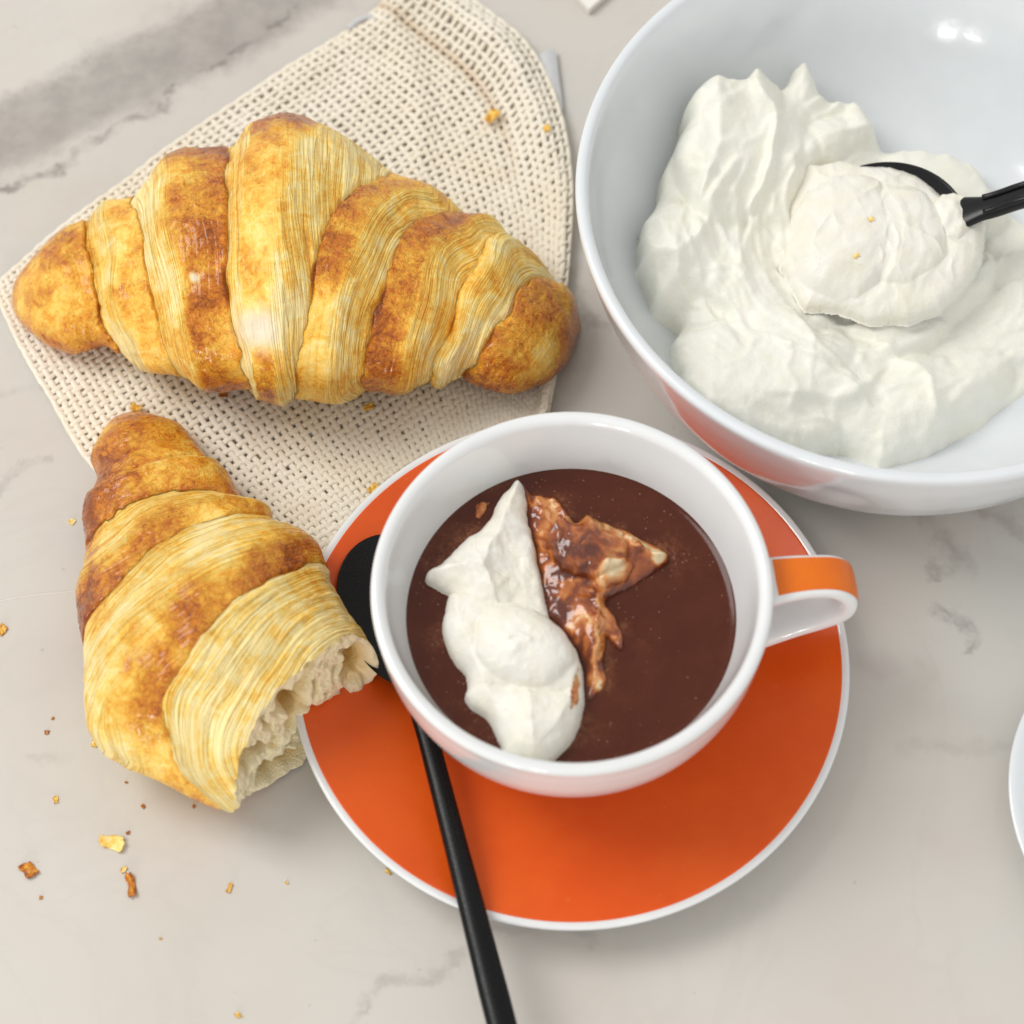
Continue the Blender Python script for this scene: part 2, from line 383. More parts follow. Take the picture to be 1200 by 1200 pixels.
# hair-line seam in the slab
a, b = at([-10, 97], [707, 689], 0)
path = np.array([a+(b-a)*t+np.array([0, .05*math.sin(5*t), .0]) for t in np.linspace(0, 1, 12)])
m = NT('seam_filler'); P = m.obj(); m.p(Base_Color=m.mix(m.noise(P, 2, 3), (.62, .58, .53), (.72, .69, .64)), Roughness=.5)
V, F, t = sweep(path, .035, .012, 8); mk('seam', V, F, m.m, parent=table, tris=t)

# ------------------------------------------------------------------ mesh cloth
def boundary(pts, n=200): 
    W = at([p[0] for p in pts], [p[1] for p in pts], 0.15)[:, :2]; return catmull(W, n)
T0 = (498, -28); L0 = (-6, 338); R0 = (640, 494); B0 = (350, 722)
c0 = boundary([L0, (55, 283), (130, 226), (215, 163), (330, 88), (420, 32), T0])          # v = 0
c1 = boundary([B0, (480, 640), (575, 560), R0])                                          # v = 1
d0 = boundary([L0, (22, 400), (62, 470), (112, 548), (220, 642), B0])                     # u = 0
d1 = boundary([T0, (560, 8), (620, 60), (652, 125), (668, 215), (664, 320), (652, 420), R0])  # u = 1
def patch(u, v):
    def ev(c, t):
        x = np.clip(t, 0, 1)*(len(c)-1); i = np.clip(x.astype(int), 0, len(c)-2); f = (x-i)[..., None]; return c[i]*(1-f)+c[i+1]*f
    U, W = u[..., None], v[..., None]
    P = (1-W)*ev(c0, u)+W*ev(c1, u)+(1-U)*ev(d0, v)+U*ev(d1, v) - ((1-U)*(1-W)*c0[0]+U*(1-W)*c0[-1]+(1-U)*W*c1[0]+U*W*c1[-1])
    return P
def cloth_z(u, v, P):
    e = (1-u)*17.5                                              # cm in from the hemmed edge
    z = 0.05*fbm(P[..., 0]*.35, P[..., 1]*.35, 0, 5, 3)+.05*sstep(.0, .5, noise(P[..., 0]*.25+4, P[..., 1]*.22, 0, 9))
    side = sstep(.62, .35, v)
    z = z + side*0.62*np.exp(-((e-.85)/.62)**2)*(1+.35*noise(v*14, 1.5, 0, 21)) - .10*side*np.exp(-((e-2.0)/.22)**2)
    z = z + (1-side)*.28*np.exp(-((e-.4)/.5)**2)
    z = z + 0.20*np.exp(-((v*17-.5)/.6)**2)*sstep(.55, .9, u)       # puckered top end
    z = z + 0.22*sstep(.6, .75, u)*np.exp(-((u*17+ .5*v*17 - 15.2)/.45)**2)*sstep(.5, .2, v)
    return np.maximum(z, -.06)
def weave(name, zbase, nu, nv, sub, sides, parent, seed, shift=0.0):
    VV, FF, SS = [], [], []; off = 0
    for axis in (0, 1):
        nl, nc = (nv, nu) if axis == 0 else (nu, nv)
        k = (nc-1)*sub+1; t = np.linspace(0, 1, k); cr = t*(nc-1)
        for j in range(nl):
            f = np.full(k, (j+shift)/(nl-1)) + .0022*noise(cr*.45, j*3.3, axis*7, seed)+.0012*noise(cr*1.1, j*5.1, axis, seed+3)
            f = np.clip(f, 0, 1); u, v = (t, f) if axis == 0 else (f, t)
            P = patch(u, v); z = cloth_z(u, v, P)
            wv = np.cos(np.pi*(cr+shift))*(1 if (j+axis) % 2 == 0 else -1)
            zz = zbase + z + .020*wv
            path = np.c_[P, zz]
            wd = (.103+.014*noise(cr*.7, j*2.7, axis+3, seed+8))*(1.04-.06*abs(wv))
            V, F, _ = sweep(path, wd, .046, sides, cap=False)
            VV.append(V); FF.append(F+off); off += len(V)
            st = np.clip(1.6*fbm(P[:, 0]*.9, P[:, 1]*.9, 0, 77, 3)-.55, 0, .5)*.25
            e = (1-u)*17.5; st = np.clip(st+.55*np.exp(-((e-2.0)/.16)**2)*sstep(.55, .3, v), 0, 1)  # brown line: painted shade in the groove along the hem seam
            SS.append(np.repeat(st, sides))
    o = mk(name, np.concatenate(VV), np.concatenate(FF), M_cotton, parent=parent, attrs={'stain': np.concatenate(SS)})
    return o
cloth = empty('mesh_cloth', (at(330, 330, 0)[0], at(330, 330, 0)[1], 0))
tag(cloth, 'cream open-weave cotton mesh cloth spread under the croissants', 'cloth')
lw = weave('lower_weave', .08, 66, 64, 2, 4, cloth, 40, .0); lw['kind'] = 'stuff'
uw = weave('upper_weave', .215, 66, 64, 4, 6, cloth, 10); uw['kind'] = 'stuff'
# satin label peeping out behind the hem, and a loose cord end
a = at([630, 651, 660, 640], [66, 60, 130, 150], 0.12)
n = 14; g = np.linspace(0, 1, n); G = (a[0]*(1-g[:, None, None])*(1-g[None, :, None])+a[1]*(1-g[:, None, None])*g[None, :, None]+a[3]*g[:, None, None]*(1-g[None, :, None])+a[2]*g[:, None, None]*g[None, :, None])
G[..., 2] = .18+.10*np.sin(g*3)[None, :]
Vt = np.r_[G.reshape(-1, 3), G.reshape(-1, 3)-np.array([0, 0, .05])]; Ff = grid_faces(n, n)
mk('care_label', Vt, np.r_[Ff, Ff[:, ::-1]+n*n], M_label, parent=cloth)['label'] = 'pale grey satin care label'
path = catmull(at([408, 420, 434, 446], [34, 26, 22, 27], .34), 20); path[:, 2] += .1*np.sin(np.linspace(0, 3, 20))
V, F, t = sweep(path, .12, .08, 10); mk('loose_cord_end', V, F, M_label, parent=cloth, tris=t)

# ------------------------------------------------------------------ croissants
def croissant(root, Lp, Rp, hr, zb, bands, edges, white=None, bite=None, nS=900, seed=1, zlift=None):
    """Lp/Rp: outline pairs along the axis; edges: crease lines; bands: (lamL, lamR, brown top, brown mid, brown bottom)"""
    Lp = catmull(Lp, nS); Rp = catmull(Rp, nS)
    h = np.full(nS, 2.0)
    for _ in range(4):
        zc = zb+h*.84
        Lw, Rw = at(Lp[:, 0], Lp[:, 1], zc), at(Rp[:, 0], Rp[:, 1], zc)
        D = (Lw-Rw)[:, :2]; e = np.linalg.norm(D, axis=1)/2; dv = D/(2*e[:, None]+1e-9)
        wd = e/np.sqrt(1+.283*hr*hr*dv[:, 1]**2); h = hr*wd
    h = np.where(h > 0, h, 0); C = (Lw+Rw)/2
    k = np.ones(41)/41
    sm = lambda a: np.convolve(np.pad(a, 20, 'edge'), k, 'valid')
    dv = np.stack([sm(dv[:, 0]), sm(dv[:, 1])], 1); dv /= np.linalg.norm(dv, axis=1)[:, None]
    s = np.r_[0, np.cumsum(np.linalg.norm(np.diff(C[:, :2], axis=0), axis=1))]
    phi = np.r_[np.linspace(-1.95, 1.95, 300), np.linspace(1.95, 2*np.pi-1.95, 62)[1:-1]]; nP = len(phi)
    ph = np.where(phi > np.pi, phi-2*np.pi, phi)
    def surf(sg):                                  # sg: (n, nP) positions along the axis
        f = lambda a: np.interp(sg, s, a)
        cx, cy, w_, h_ = f(C[:, 0]), f(C[:, 1]), f(wd), f(h); dx, dy = f(dv[:, 0]), f(dv[:, 1])
        sn, cs = np.sin(ph)[None], np.cos(ph)[None]
        low = np.where(cs < 0, .84, 1.0)
        zc = zb+h_*.84 + (0 if zlift is None else np.interp(sg, zlift[0], zlift[1]))
        P = np.stack([cx+dx*w_*sn, cy+dy*w_*sn, zc+h_*cs*low], -1)
        N = np.stack([dx*sn/np.maximum(w_, .05), dy*sn/np.maximum(w_, .05), cs/np.maximum(h_, .05)], -1)
        N /= np.linalg.norm(N, axis=-1)[..., None]+1e-9
        return P, N, w_
    S = np.repeat(s[:, None], nP, 1)
    P, N, w_ = surf(S)
    px = proj(P.reshape(-1, 3)); vis = ((_C-P)*N).sum(-1).ravel() > 0
    idx = np.where(vis)[0]; pv = px[idx]
    def st(q):
        i = idx[np.argmin(((pv-np.array(q))**2).sum(1))]; return S.ravel()[i], np.broadcast_to(ph, S.shape).ravel()[i]
    def line(pts, deg):
        a = np.array([st(q) for q in pts]); c = np.polyfit(a[:, 1], a[:, 0], min(deg, len(pts)-1))
        lo, hi = a[:, 1].min()-.25, a[:, 1].max()+.25
        return np.polyval(c, np.clip(ph, lo, hi))
    if bite is not None:
        se = line(bite, 2)
        back = np.abs(ph) > 1.7
        jag = .10*fbm(ph*5, 0, 3.1, seed+50, 4)+.05*noise(ph*22, 0, 0, seed+51)
        se = se+jag; se = np.minimum(se, s[-1]-.02)
        if True:
            bo = np.where(ph > 0, BITE_BOTTOM, BITE_BOTTOM-.04*sstep(0, .5, np.pi-np.abs(ph))); wgt = sstep(.95, 1.9, np.abs(ph)); se = se*(1-wgt)+(s[-1]*bo+jag)*wgt
        S = np.linspace(0, 1, nS)[:, None]**1.0*se[None, :]
        P, N, w_ = surf(S)
    nz = lambda f, sd, o=3: fbm(P[..., 0]*f, P[..., 1]*f, P[..., 2]*f, seed+sd, o)
    E = [np.zeros(nP)]+[line(q, 2) for q in edges]+[np.full(nP, s[-1])]
    Sw = S+.22*noise(S*.7, ph[None]*1.5, 0, seed+3)+.07*noise(S*2.5, ph[None]*4.5, 0, seed+4)+.03*noise(S*6, ph[None]*12, 0, seed+5)
    disp = np.zeros_like(S); lam = np.zeros_like(S); brown = np.zeros_like(S); bandc = np.zeros(S.shape+(3,)); crease = np.full(S.shape, 9.)
    for kx, (ll, lr, bt, bm, bb) in enumerate(bands):
        a, b = E[kx][None], E[kx+1][None]; b = np.maximum(b, a+.2)
        inb = (Sw >= a) & (Sw < b) if kx < len(bands)-1 else (Sw >= a)
        u = np.clip((Sw-a)/(b-a), 0, 1); D = .30 if 0 < kx < len(bands)-1 else .22
        if ll and lr: pr = np.minimum(sstep(0, ll*.9, u), sstep(1, 1-lr*.9, u)); lm = np.maximum(1-sstep(ll*.8, ll*1.1, u), sstep(1-lr*1.1, 1-lr*.8, u))
        elif ll: pr = sstep(0, ll*.8, u)*(1-.85*sstep(ll*.8, 1, u)); lm = 1-sstep(ll*.55, ll*1.35, u)
        elif lr: pr = sstep(1, 1-lr*.8, u)*(1-.85*sstep(1-lr*.8, 0, u)); lm = sstep(1-lr*1.35, 1-lr*.55, u)
        elif kx == 0: pr = np.sqrt(np.clip(1-u**3, 0, 1)); lm = 0*u
        else: pr = np.sqrt(np.clip(1-(1-u)**3, 0, 1)); lm = 0*u
        t = np.clip(ph/1.25, -1, 1)[None]+0*S
        bw = np.where(t > 0, bm+(bt-bm)*t, bm+(bb-bm)*-t)
        disp = np.where(inb, D*(pr-.45), disp); lam = np.where(inb, lm, lam)
        brown = np.where(inb, bw*(1-.72*lm), brown)
        ww = (S+.22*noise(S*.7, ph[None]*1.5, 0, seed+3)-a)*1.0+kx*37.0
        bandc[..., 0] = np.where(inb, ww, bandc[..., 0])
        cr = np.minimum(np.where(kx > 0, np.abs(Sw-a), 9), np.where(kx < len(bands)-1, np.abs(Sw-b), 9))
        crease = np.where(inb, cr, crease)
    bandc[..., 1] = (ph[None]*w_)
    # laminations: long fine terraces parallel to the creases
    q = bandc[..., 0]+.10*noise(bandc[..., 0]*.8, bandc[..., 1]*.9, 0, seed+6)
    r1 = noise(q*5.0, bandc[..., 1]*.30, 0, seed+7); r2 = noise(q*16, bandc[..., 1]*.22, 0, seed+8)
    lmod = .35+.65*sstep(-.3, .5, nz(.45, 40))
    disp += lam*lmod*(.034*r1+.011*r2) + (1-lam)*(.012*r2)
    fade = np.clip(w_/1.2, 0.1, 1)
    disp += -.17*np.exp(-(crease/.06)**2)*(.5+.5*noise(bandc[..., 1]*.8, kx*3.1, 0, seed+30))
    disp += .16*nz(.5, 1)+.055*nz(1.6, 2)+(.006+.034*brown)*nz(4.5, 9)*(1-.7*lam)
    P = P+N*(disp*fade)[..., None]
    P[..., 2] = np.maximum(P[..., 2], zb)
    brown = np.clip(brown+.55*nz(.5, 12)+.02-.12*lam*r1, 0, 1)
    brown = np.clip(brown+.18*sstep(1.15, 1.7, np.abs(ph))[None]*(1-lam), 0, 1)
    wh = np.zeros_like(S)
    for (qx, qy, rr) in (white or []):
        s0, p0 = st((qx, qy)); dd = np.hypot(S-s0, (ph[None]-p0)*w_*1.0)/rr; wh = np.maximum(wh, np.exp(-dd**3))
    brown = np.clip(brown+.30*np.exp(-(crease/.10)**2)*sstep(-.2, .5, noise(bandc[..., 1]*.9, 3.3, 0, seed+31)), 0, 1)
    brown = brown*(1-.6*wh)
    att = {'brown': brown.ravel(), 'lam': lam.ravel(), 'white': wh.ravel(), 'band': bandc.reshape(-1, 3)}
    V = P.reshape(-1, 3); F = grid_faces(nS, nP, False, True)
    tris = None
    if bite is None or True:
        V = np.r_[V, P[0].mean(0)[None]]; c = len(V)-1; j = np.arange(nP)
        tris = np.stack([np.full(nP, c), j, (j+1) % nP], 1)[:, ::-1]
        if bite is None:
            V = np.r_[V, P[-1].mean(0)[None]]; bse = (nS-1)*nP; tris = np.r_[tris, np.stack([np.full(nP, c+1), bse+(j+1) % nP, bse+j], 1)[:, ::-1]]
        ex = len(V)-nS*nP; att = {k_: np.concatenate([v_, v_[-ex:]]) for k_, v_ in att.items()}
    mk('crust', V, F[:, ::-1], M_crust, parent=root, attrs=att, tris=tris)
    return P, C, s, dv

# whole croissant, tip to tip
top = [(13, 352), (20, 332), (44, 305), (75, 275), (110, 252), (155, 234), (185, 208), (210, 188), (250, 177), (283, 172), (300, 157), (335, 148), (372, 157), (420, 176), (462, 203), (500, 224), (545, 250), (590, 268), (625, 302), (655, 333), (674, 355), (681, 382)]
bot = [(13, 356), (22, 374), (44, 393), (80, 408), (118, 405), (150, 424), (190, 437), (220, 448), (250, 457), (283, 461), (312, 467), (340, 474), (372, 472), (420, 466), (462, 462), (500, 456), (540, 449), (570, 456), (600, 458), (635, 446), (664, 422), (681, 388)]
r1 = empty('croissant', (at(345, 340, 0)[0], at(345, 340, 0)[1], .3))
tag(r1, 'whole golden brown croissant lying on the cream mesh cloth', 'croissant')
croissant(r1, top, bot, .66, .30,
    [(0, 0, .45, .28, .60), (.45, 0, .62, .55, .22), (.40, 0, .85, .55, .58), (.15, .48, 1.0, .10, .45), (0, .50, .7, .52, .36), (0, .50, .62, .62, .45), (0, .9, .5, .3, .35), (0, 0, .5, .52, .78)],
    [[(95, 257), (105, 320), (128, 400)], [(160, 236), (172, 310), (204, 432)], [(265, 180), (268, 300), (288, 455)], [(432, 205), (364, 295), (357, 380), (346, 465)],
     [(520, 240), (450, 330), (425, 455)], [(592, 275), (535, 350), (505, 450)], [(640, 328), (578, 392), (547, 445)]],
    white=[(305, 386, .8), (228, 325, .17)], seed=3)
# bitten croissant
BITE_BOTTOM = .935
Lc = [(147, 484), (128, 500), (116, 532), (117, 562), (104, 595), (97, 640), (94, 695), (91, 750), (97, 815), (120, 872), (170, 903), (228, 938), (290, 968)]
Rc = [(150, 484), (180, 489), (208, 500), (236, 528), (262, 556), (297, 592), (342, 622), (383, 655), (397, 690), (414, 720), (434, 752), (446, 790), (440, 850)]
r2 = empty('croissant', (at(240, 730, 0)[0], at(240, 730, 0)[1], .05))
tag(r2, 'half-eaten croissant with torn pale crumb leaning over the orange saucer', 'croissant')
P2, C2, s2, dv2 = croissant(r2, Lc, Rc, .66, .12,
    [(0, 0, .62, .6, .6), (.15, 0, .8, .55, .55), (.6, 0, .85, .36, .45), (.66, 0, .5, .66, .72), (1.0, 0, .55, .44, .5)],
    [[(114, 572), (160, 548), (240, 543)], [(97, 648), (150, 603), (230, 583), (300, 595)], [(96, 752), (168, 672), (246, 646), (345, 627)], [(246, 934), (250, 856), (300, 760), (356, 731), (416, 716)]],
    bite=[(426, 742), (346, 786), (307, 842), (285, 892), (281, 936)], seed=23)
# torn crumb closing the bitten end
rim = P2[-1]; nP = len(rim); cen = rim.mean(0)
ax = C2[-60]-C2[-260]; ax[2] = 0; ax /= np.linalg.norm(ax)
nr = 90; rho = np.linspace(0, 1, nr)[:, None, None]
G = rim[None]*(1-rho)+cen*rho
f = rho[..., 0]
X, Y, Z = G[..., 0], G[..., 1], G[..., 2]
side = np.cross(ax, [0, 0, 1.]); a2 = G@side
cell = pnoise(a2*.85+9.3, Z*.75+.4, 61)+.25*pnoise(a2*2.1, Z*1.9, 66); pits = np.maximum(sstep(.0, .42, cell), .35*sstep(.12, .5, pnoise(a2*2.6, Z*2.4, 64)))*sstep(0, .12, f)
fine = fbm(X*2.6, Y*2.6, Z*2.6, 62, 4)
dep = sstep(0, .35, f)*.22+pits*1.0+(fine*.10+.05*fbm(X*6, Y*6, Z*6, 63, 3))*sstep(0, .08, f)
G = G-ax*dep[..., None]
Vc = G.reshape(-1, 3); Fc = grid_faces(nr, nP, False, True)
mk('crumb', Vc, Fc[:, ::-1], M_crumb, parent=r2, attrs={'depth': np.clip(pits*.9+.1*f, 0, 1).ravel()})['label'] = 'pale airy torn crumb'

# ------------------------------------------------------------------ saucer, cup, chocolate
SX, SY = 1.55, -5.67
saucer = empty('saucer', (SX, SY, 0))
tag(saucer, 'round orange saucer with white edge under the cup', 'saucer')
V, F, _ = lathe([(0, .50), (2.6, .50), (3.5, .46), (4.0, .35), (4.05, .03), (4.35, .02), (4.55, .30), (5.6, .62), (7.0, 1.14), (7.75, 1.42), (7.97, 1.52), (8.02, 1.60), (7.97, 1.66), (7.86, 1.655), (7.75, 1.61), (7.0, 1.36), (5.8, 1.00), (4.6, .76), (3.4, .66), (2.8, .64), (0, .64)], 200, 6, (SX, SY))
mk('dish', V, F, M_white, parent=saucer)
V, F, _ = lathe([(7.80, 1.63), (7.78, 1.642), (7.7, 1.615), (7.0, 1.372), (5.8, 1.012), (4.6, .772), (3.4, .672), (2.8, .652), (.02, .652)], 200, 6, (SX, SY))
mk('orange_glaze', V, F, M_orange, parent=saucer)
cup = empty('cup', (SX, SY, .65))
tag(cup, 'white porcelain cup with orange handle stripe, holding hot chocolate', 'cup')
CUP_IN = [(5.0, 6.30), (4.86, 5.7), (4.66, 5.05), (4.42, 4.4), (4.05, 3.6), (3.4, 2.6), (2.6, 1.8), (0, 1.35)]
V, F, _ = lathe([(0, .95), (2.4, .9), (2.55, .68), (2.85, .67), (2.98, .9), (3.1, 1.2), (3.75, 1.8), (4.5, 2.75), (5.0, 3.75), (5.26, 4.7), (5.36, 5.6), (5.39, 6.2), (5.41, 6.42), (5.36, 6.53), (5.24, 6.57), (5.12, 6.52), (5.04, 6.42)]+CUP_IN, 220, 6, (SX, SY))
mk('body', V, F, M_white, parent=cup)
ha = math.radians(5.0); hd = np.array([math.cos(ha), math.sin(ha), 0]); hs = np.array([-math.sin(ha), math.cos(ha), 0])
hp = [(5.12, 5.22), (5.7, 5.42), (6.5, 5.46), (7.25, 5.26), (7.66, 4.72), (7.6, 4.0), (7.05, 3.4), (6.3, 2.92), (5.5, 2.55), (4.4, 2.2)]
hp2 = catmull(hp, 90); path = np.array([SX, SY, 0])+hp2[:, 0:1]*hd+np.c_[np.zeros((90, 2)), hp2[:, 1]]
T = np.gradient(hp2, axis=0); T /= np.linalg.norm(T, axis=1)[:, None]; N2 = np.c_[-T[:, 1], T[:, 0]]
tt = np.linspace(0, 1, 90); half = .62+.10*np.cos(tt*2*np.pi)**2; thk = .24+.05*np.cos(tt*2*np.pi)**2
a = np.linspace(0, 2*np.pi, 40, endpoint=False); ca, sa = np.cos(a), np.sin(a); ca = np.sign(ca)*abs(ca)**(2/3.6); sa = np.sign(sa)*abs(sa)**(2/3.0)
N3 = N2[:, 0:1]*hd+np.c_[np.zeros((90, 2)), N2[:, 1]]
H = path[:, None]+(half[:, None]*ca)[..., None]*hs+(thk[:, None]*sa)[..., None]*N3[:, None]
hm = mk('handle', H.reshape(-1, 3), grid_faces(90, 40, False, True)[:, ::-1], M_white, parent=cup)
ii = np.arange(8, 82); q = np.linspace(-1, 1, 17)
qx = q*.80; qz = (1-abs(qx)**3.6)**(1/3.0)
St = path[ii][:, None]+(half[ii][:, None]*qx)[..., None]*hs+((thk[ii][:, None]*qz)+.010)[..., None]*N3[ii][:, None]
mk('orange_stripe', St.reshape(-1, 3), grid_faces(len(ii), 17), M_orange2, parent=hm)
ZC = 4.63
V, F, _ = lathe([(4.56, ZC+.10), (4.47, ZC+.05), (4.36, ZC+.012), (4.2, ZC), (3.9, ZC)]+[(3.9-.3*k_, ZC) for k_ in range(1, 13)]+[(.02, ZC)], 220, 6, (SX, SY))
V[:, 2] += .012*noise(V[:, 0]*.8, V[:, 1]*.8, 0, 5)*(np.hypot(V[:, 0]-SX, V[:, 1]-SY) < 4.1)
Vb, Fb, _ = lathe([(4.50, ZC+.06), (4.3, ZC-.3), (3.6, ZC-1.4), (.02, ZC-2.2)], 200, 4, (SX, SY))
# cream dollops floating in the cup: height fields over hand-drawn outlines
def C9(pts): return [(470+x/3., 540+y/3.) for x, y in pts]
def dollop(name, outline, hfun, mat, label, cat, res=.03, zref=.35, base=ZC, group=None, attr=None, soft=.35, parent=None):
    W = at([p[0] for p in outline], [p[1] for p in outline], base+zref)[:, :2]
    lo, hi = W.min(0)-.15, W.max(0)+.15
    xs, ys = np.arange(lo[0], hi[0], res), np.arange(lo[1], hi[1], res)
    X, Y = np.meshgrid(xs, ys, indexing='ij')
    jx, jy = .05*fbm(X*2.2, Y*2.2, 0, 31, 3), .05*fbm(X*2.2, Y*2.2, 0, 32, 3)
    d = sdf(X+jx, Y+jy, W)
    px = proj(np.stack([X, Y, np.full_like(X, base+zref)], -1).reshape(-1, 3)).reshape(X.shape+(2,))
    h = hfun(px[..., 0], px[..., 1], d, X, Y)
    edge = 1-np.exp(-np.clip(d, 0, None)/soft)
    Z = base+h*np.where(d > 0, np.sqrt(np.clip(edge*1.05, 0, 1)), 0)-.08*(d < 0.0)-.5*np.clip(-d, 0, .12)
    V, F, used = masked(np.stack([X, Y, Z], -1), len(xs), len(ys), d > -.05)
    at_ = {k: v.ravel()[used] for k, v in (attr(px[..., 0], px[..., 1], d, h, X, Y) if attr else {}).items()}
    o = mk(name, V, F, mat, attrs=at_, parent=parent)
    if parent is None: tag(o, label, cat, group)
    return o
def G2(x, y, cx, cy, rx, ry, ang=0.0):
    c, s_ = math.cos(ang), math.sin(ang); a, b = (x-cx)*c+(y-cy)*s_, -(x-cx)*s_+(y-cy)*c
    return np.hypot(a/rx, b/ry)
def ridge(x, y, poly, wl, wr):
    """crest along a polyline: wl/wr fall-off px on either side"""
    poly = np.asarray(poly, float); best = np.full(x.shape, 1e9); sg = np.ones_like(x)
    for a, b in zip(poly[:-1], poly[1:]):
        ab = b-a; t = np.clip(((x-a[0])*ab[0]+(y-a[1])*ab[1])/(ab@ab), 0, 1); dx, dy = x-a[0]-t*ab[0], y-a[1]-t*ab[1]
        d = np.hypot(dx, dy); s_ = np.sign(ab[0]*dy-ab[1]*dx); m_ = d < best; best = np.where(m_, d, best); sg = np.where(m_, s_, sg)
    return np.exp(-best/np.where(sg > 0, wr, wl))
def wob(x, y, s_, a, sd): return a*fbm(x/s_, y/s_, 0, sd, 3)

def soft_outline(p):
    p = C9(p); q = catmull(p[-2:]+p+p[:2], 8*(len(p)+4)); n = len(q); return [tuple(v) for v in q[n//(len(p)+4)*2:-(n//(len(p)+4))*2]]
upper = soft_outline([(405, 55), (428, 66), (442, 110), (448, 200), (470, 285), (488, 380), (505, 470), (512, 540), (400, 560), (240, 520), (165, 450), (100, 418), (80, 400), (92, 375), (135, 348), (215, 268), (270, 232), (310, 190), (345, 110)])
def h_up(x, y, d, X, Y):
    x = x+wob(x, y, 22, 5, 3); y = y+wob(x, y, 20, 5, 4)
    h = .50+.10*fbm(x/30, y/26, 0, 41, 3)+.03*fbm(x/8, y/10, 0, 42, 2)
    h += .42*ridge(x, y, C9([(410, 80), (380, 180), (330, 300), (300, 400), (330, 470)]), 16, 34)
    h += .22*ridge(x, y, C9([(120, 395), (230, 370), (300, 400)]), 9, 16)
    h += .16*ridge(x, y, C9([(250, 260), (260, 330), (300, 400)]), 7, 14)
    h += .20*ridge(x, y, C9([(440, 150), (465, 300), (495, 440)]), 5, 12)
    return h
dollop('cream_dollop', upper, h_up, M_creamw, 'white cream peak with pointed tip floating beside the chocolate streaks', 'cream', zref=.45)
lower = soft_outline([(170, 450), (148, 520), (146, 580), (160, 630), (192, 690), (225, 735), (232, 775), (222, 815), (250, 850), (295, 880), (325, 920), (345, 975), (365, 1025), (420, 1052), (490, 1052), (540, 1025), (590, 975), (625, 920), (642, 840), (642, 760), (630, 690), (600, 620), (555, 560), (500, 520), (420, 485), (330, 455), (240, 440)])
def h_lo(x, y, d, X, Y):
    x = x+wob(x, y, 25, 4, 13); y = y+wob(x, y, 25, 4, 14)
    q = G2(x, y, 470+430/3., 540+655/3., 60, 48, .35)
    h = .75+.05*fbm(x/30, y/30, 0, 44, 3)
    h = np.maximum(h, .70+.62*np.sqrt(np.clip(1-q**2.2, 0, 1)))
    # spiral lip
    a = np.arctan2(y-(540+700/3.), x-(470+400/3.)); r = np.hypot(x-(470+400/3.), (y-(540+700/3.))*1.15)
    h += .11*np.exp(-((r-13-3.2*(a+np.pi))/4.2)**2)*sstep(40, 26, r)*sstep(-.5, .3, noise(a*1.1+4, 0, 0, 77))+.12*np.exp(-(r/9)**2)+.03*fbm(x/9, y/9, 0, 78, 3)
    h += .30*ridge(x, y, C9([(470, 1010), (455, 900), (440, 790)]), 22, 22)*sstep(0, 40, y-(540+740/3.))
    h += .18*ridge(x, y, C9([(620, 700), (600, 830), (540, 930)]), 10, 18)
    h -= .22*ridge(x, y, C9([(330, 790), (380, 800), (520, 820), (600, 800)]), 7, 10)
    h += .14*ridge(x, y, C9([(190, 500), (215, 620), (290, 760), (340, 900)]), 12, 9)
    return h
lower_o = dollop('cream_dollop', lower, h_lo, M_creamw, 'large swirled white cream dollop at the front of the chocolate', 'cream', zref=.6, soft=.3)
# brown chocolate stain on its flank: a thin skin following the dollop
me_ = lower_o.data; co = np.empty(len(me_.vertices)*3, np.float32); me_.vertices.foreach_get('co', co); co = co.reshape(-1, 3)/CM+np.array(lower_o['_o'])
fi = np.empty(len(me_.loops), np.int32); me_.loops.foreach_get('vertex_index', fi); fi = fi.reshape(-1, 4)
pj = proj(co); ge = G2(pj[:, 0], pj[:, 1], 470+612/3., 540+805/3., 5.2, 23, .10)+.35*pnoise(pj[:, 0]/5, pj[:, 1]/7, 161)
kf = fi[(ge[fi] < 1).all(1)]; us = np.unique(kf); mp = np.full(len(co), -1); mp[us] = np.arange(len(us))
mk('chocolate_stain', co[us]+np.array([.006, -.006, .008]), mp[kf], M_streak, parent=lower_o, attrs={'ht': np.full(len(us), .4), 'pale': .05-.2*(1-ge[us])})['label'] = 'brown chocolate stain'
smear = soft_outline([(405, 55), (430, 62), (465, 98), (500, 108), (545, 108), (590, 165), (615, 212), (650, 182), (700, 195), (790, 230), (870, 270), (932, 305), (945, 335), (905, 368), (835, 408), (765, 450), (722, 480), (760, 540), (782, 615), (768, 650), (735, 615), (722, 600), (716, 690), (720, 765), (672, 822), (648, 812), (650, 740), (634, 690), (600, 620), (545, 545), (500, 520), (488, 400), (468, 290), (440, 190), (430, 120)])
def h_sm(x, y, d, X, Y):
    x = x+wob(x, y, 16, 5, 23); y = y+wob(x, y, 16, 5, 24)
    h = .22+.12*pnoise(x/26, y/26, 51)+.03*pnoise(x/9, y/9, 52)
    h += .62*np.sqrt(np.clip(1-G2(x, y, 470+650/3., 540+300/3., 50, 36, .3)**2, 0, 1))
    h += .30*ridge(x, y, C9([(640, 200), (680, 240), (640, 340)]), 10, 12)
    h += .32*np.sqrt(np.clip(1-G2(x, y, 470+745/3., 540+395/3., 24, 13, -.45)**2, 0, 1))
    h += .35*ridge(x, y, C9([(930, 325), (850, 330), (790, 260)]), 8, 10)
    h += .35*ridge(x, y, C9([(690, 470), (690, 560), (690, 650)]), 12, 16)
    h += .25*ridge(x, y, C9([(470, 120), (540, 130), (590, 210), (500, 270)]), 8, 8)
    return np.clip(h, .05, 2)
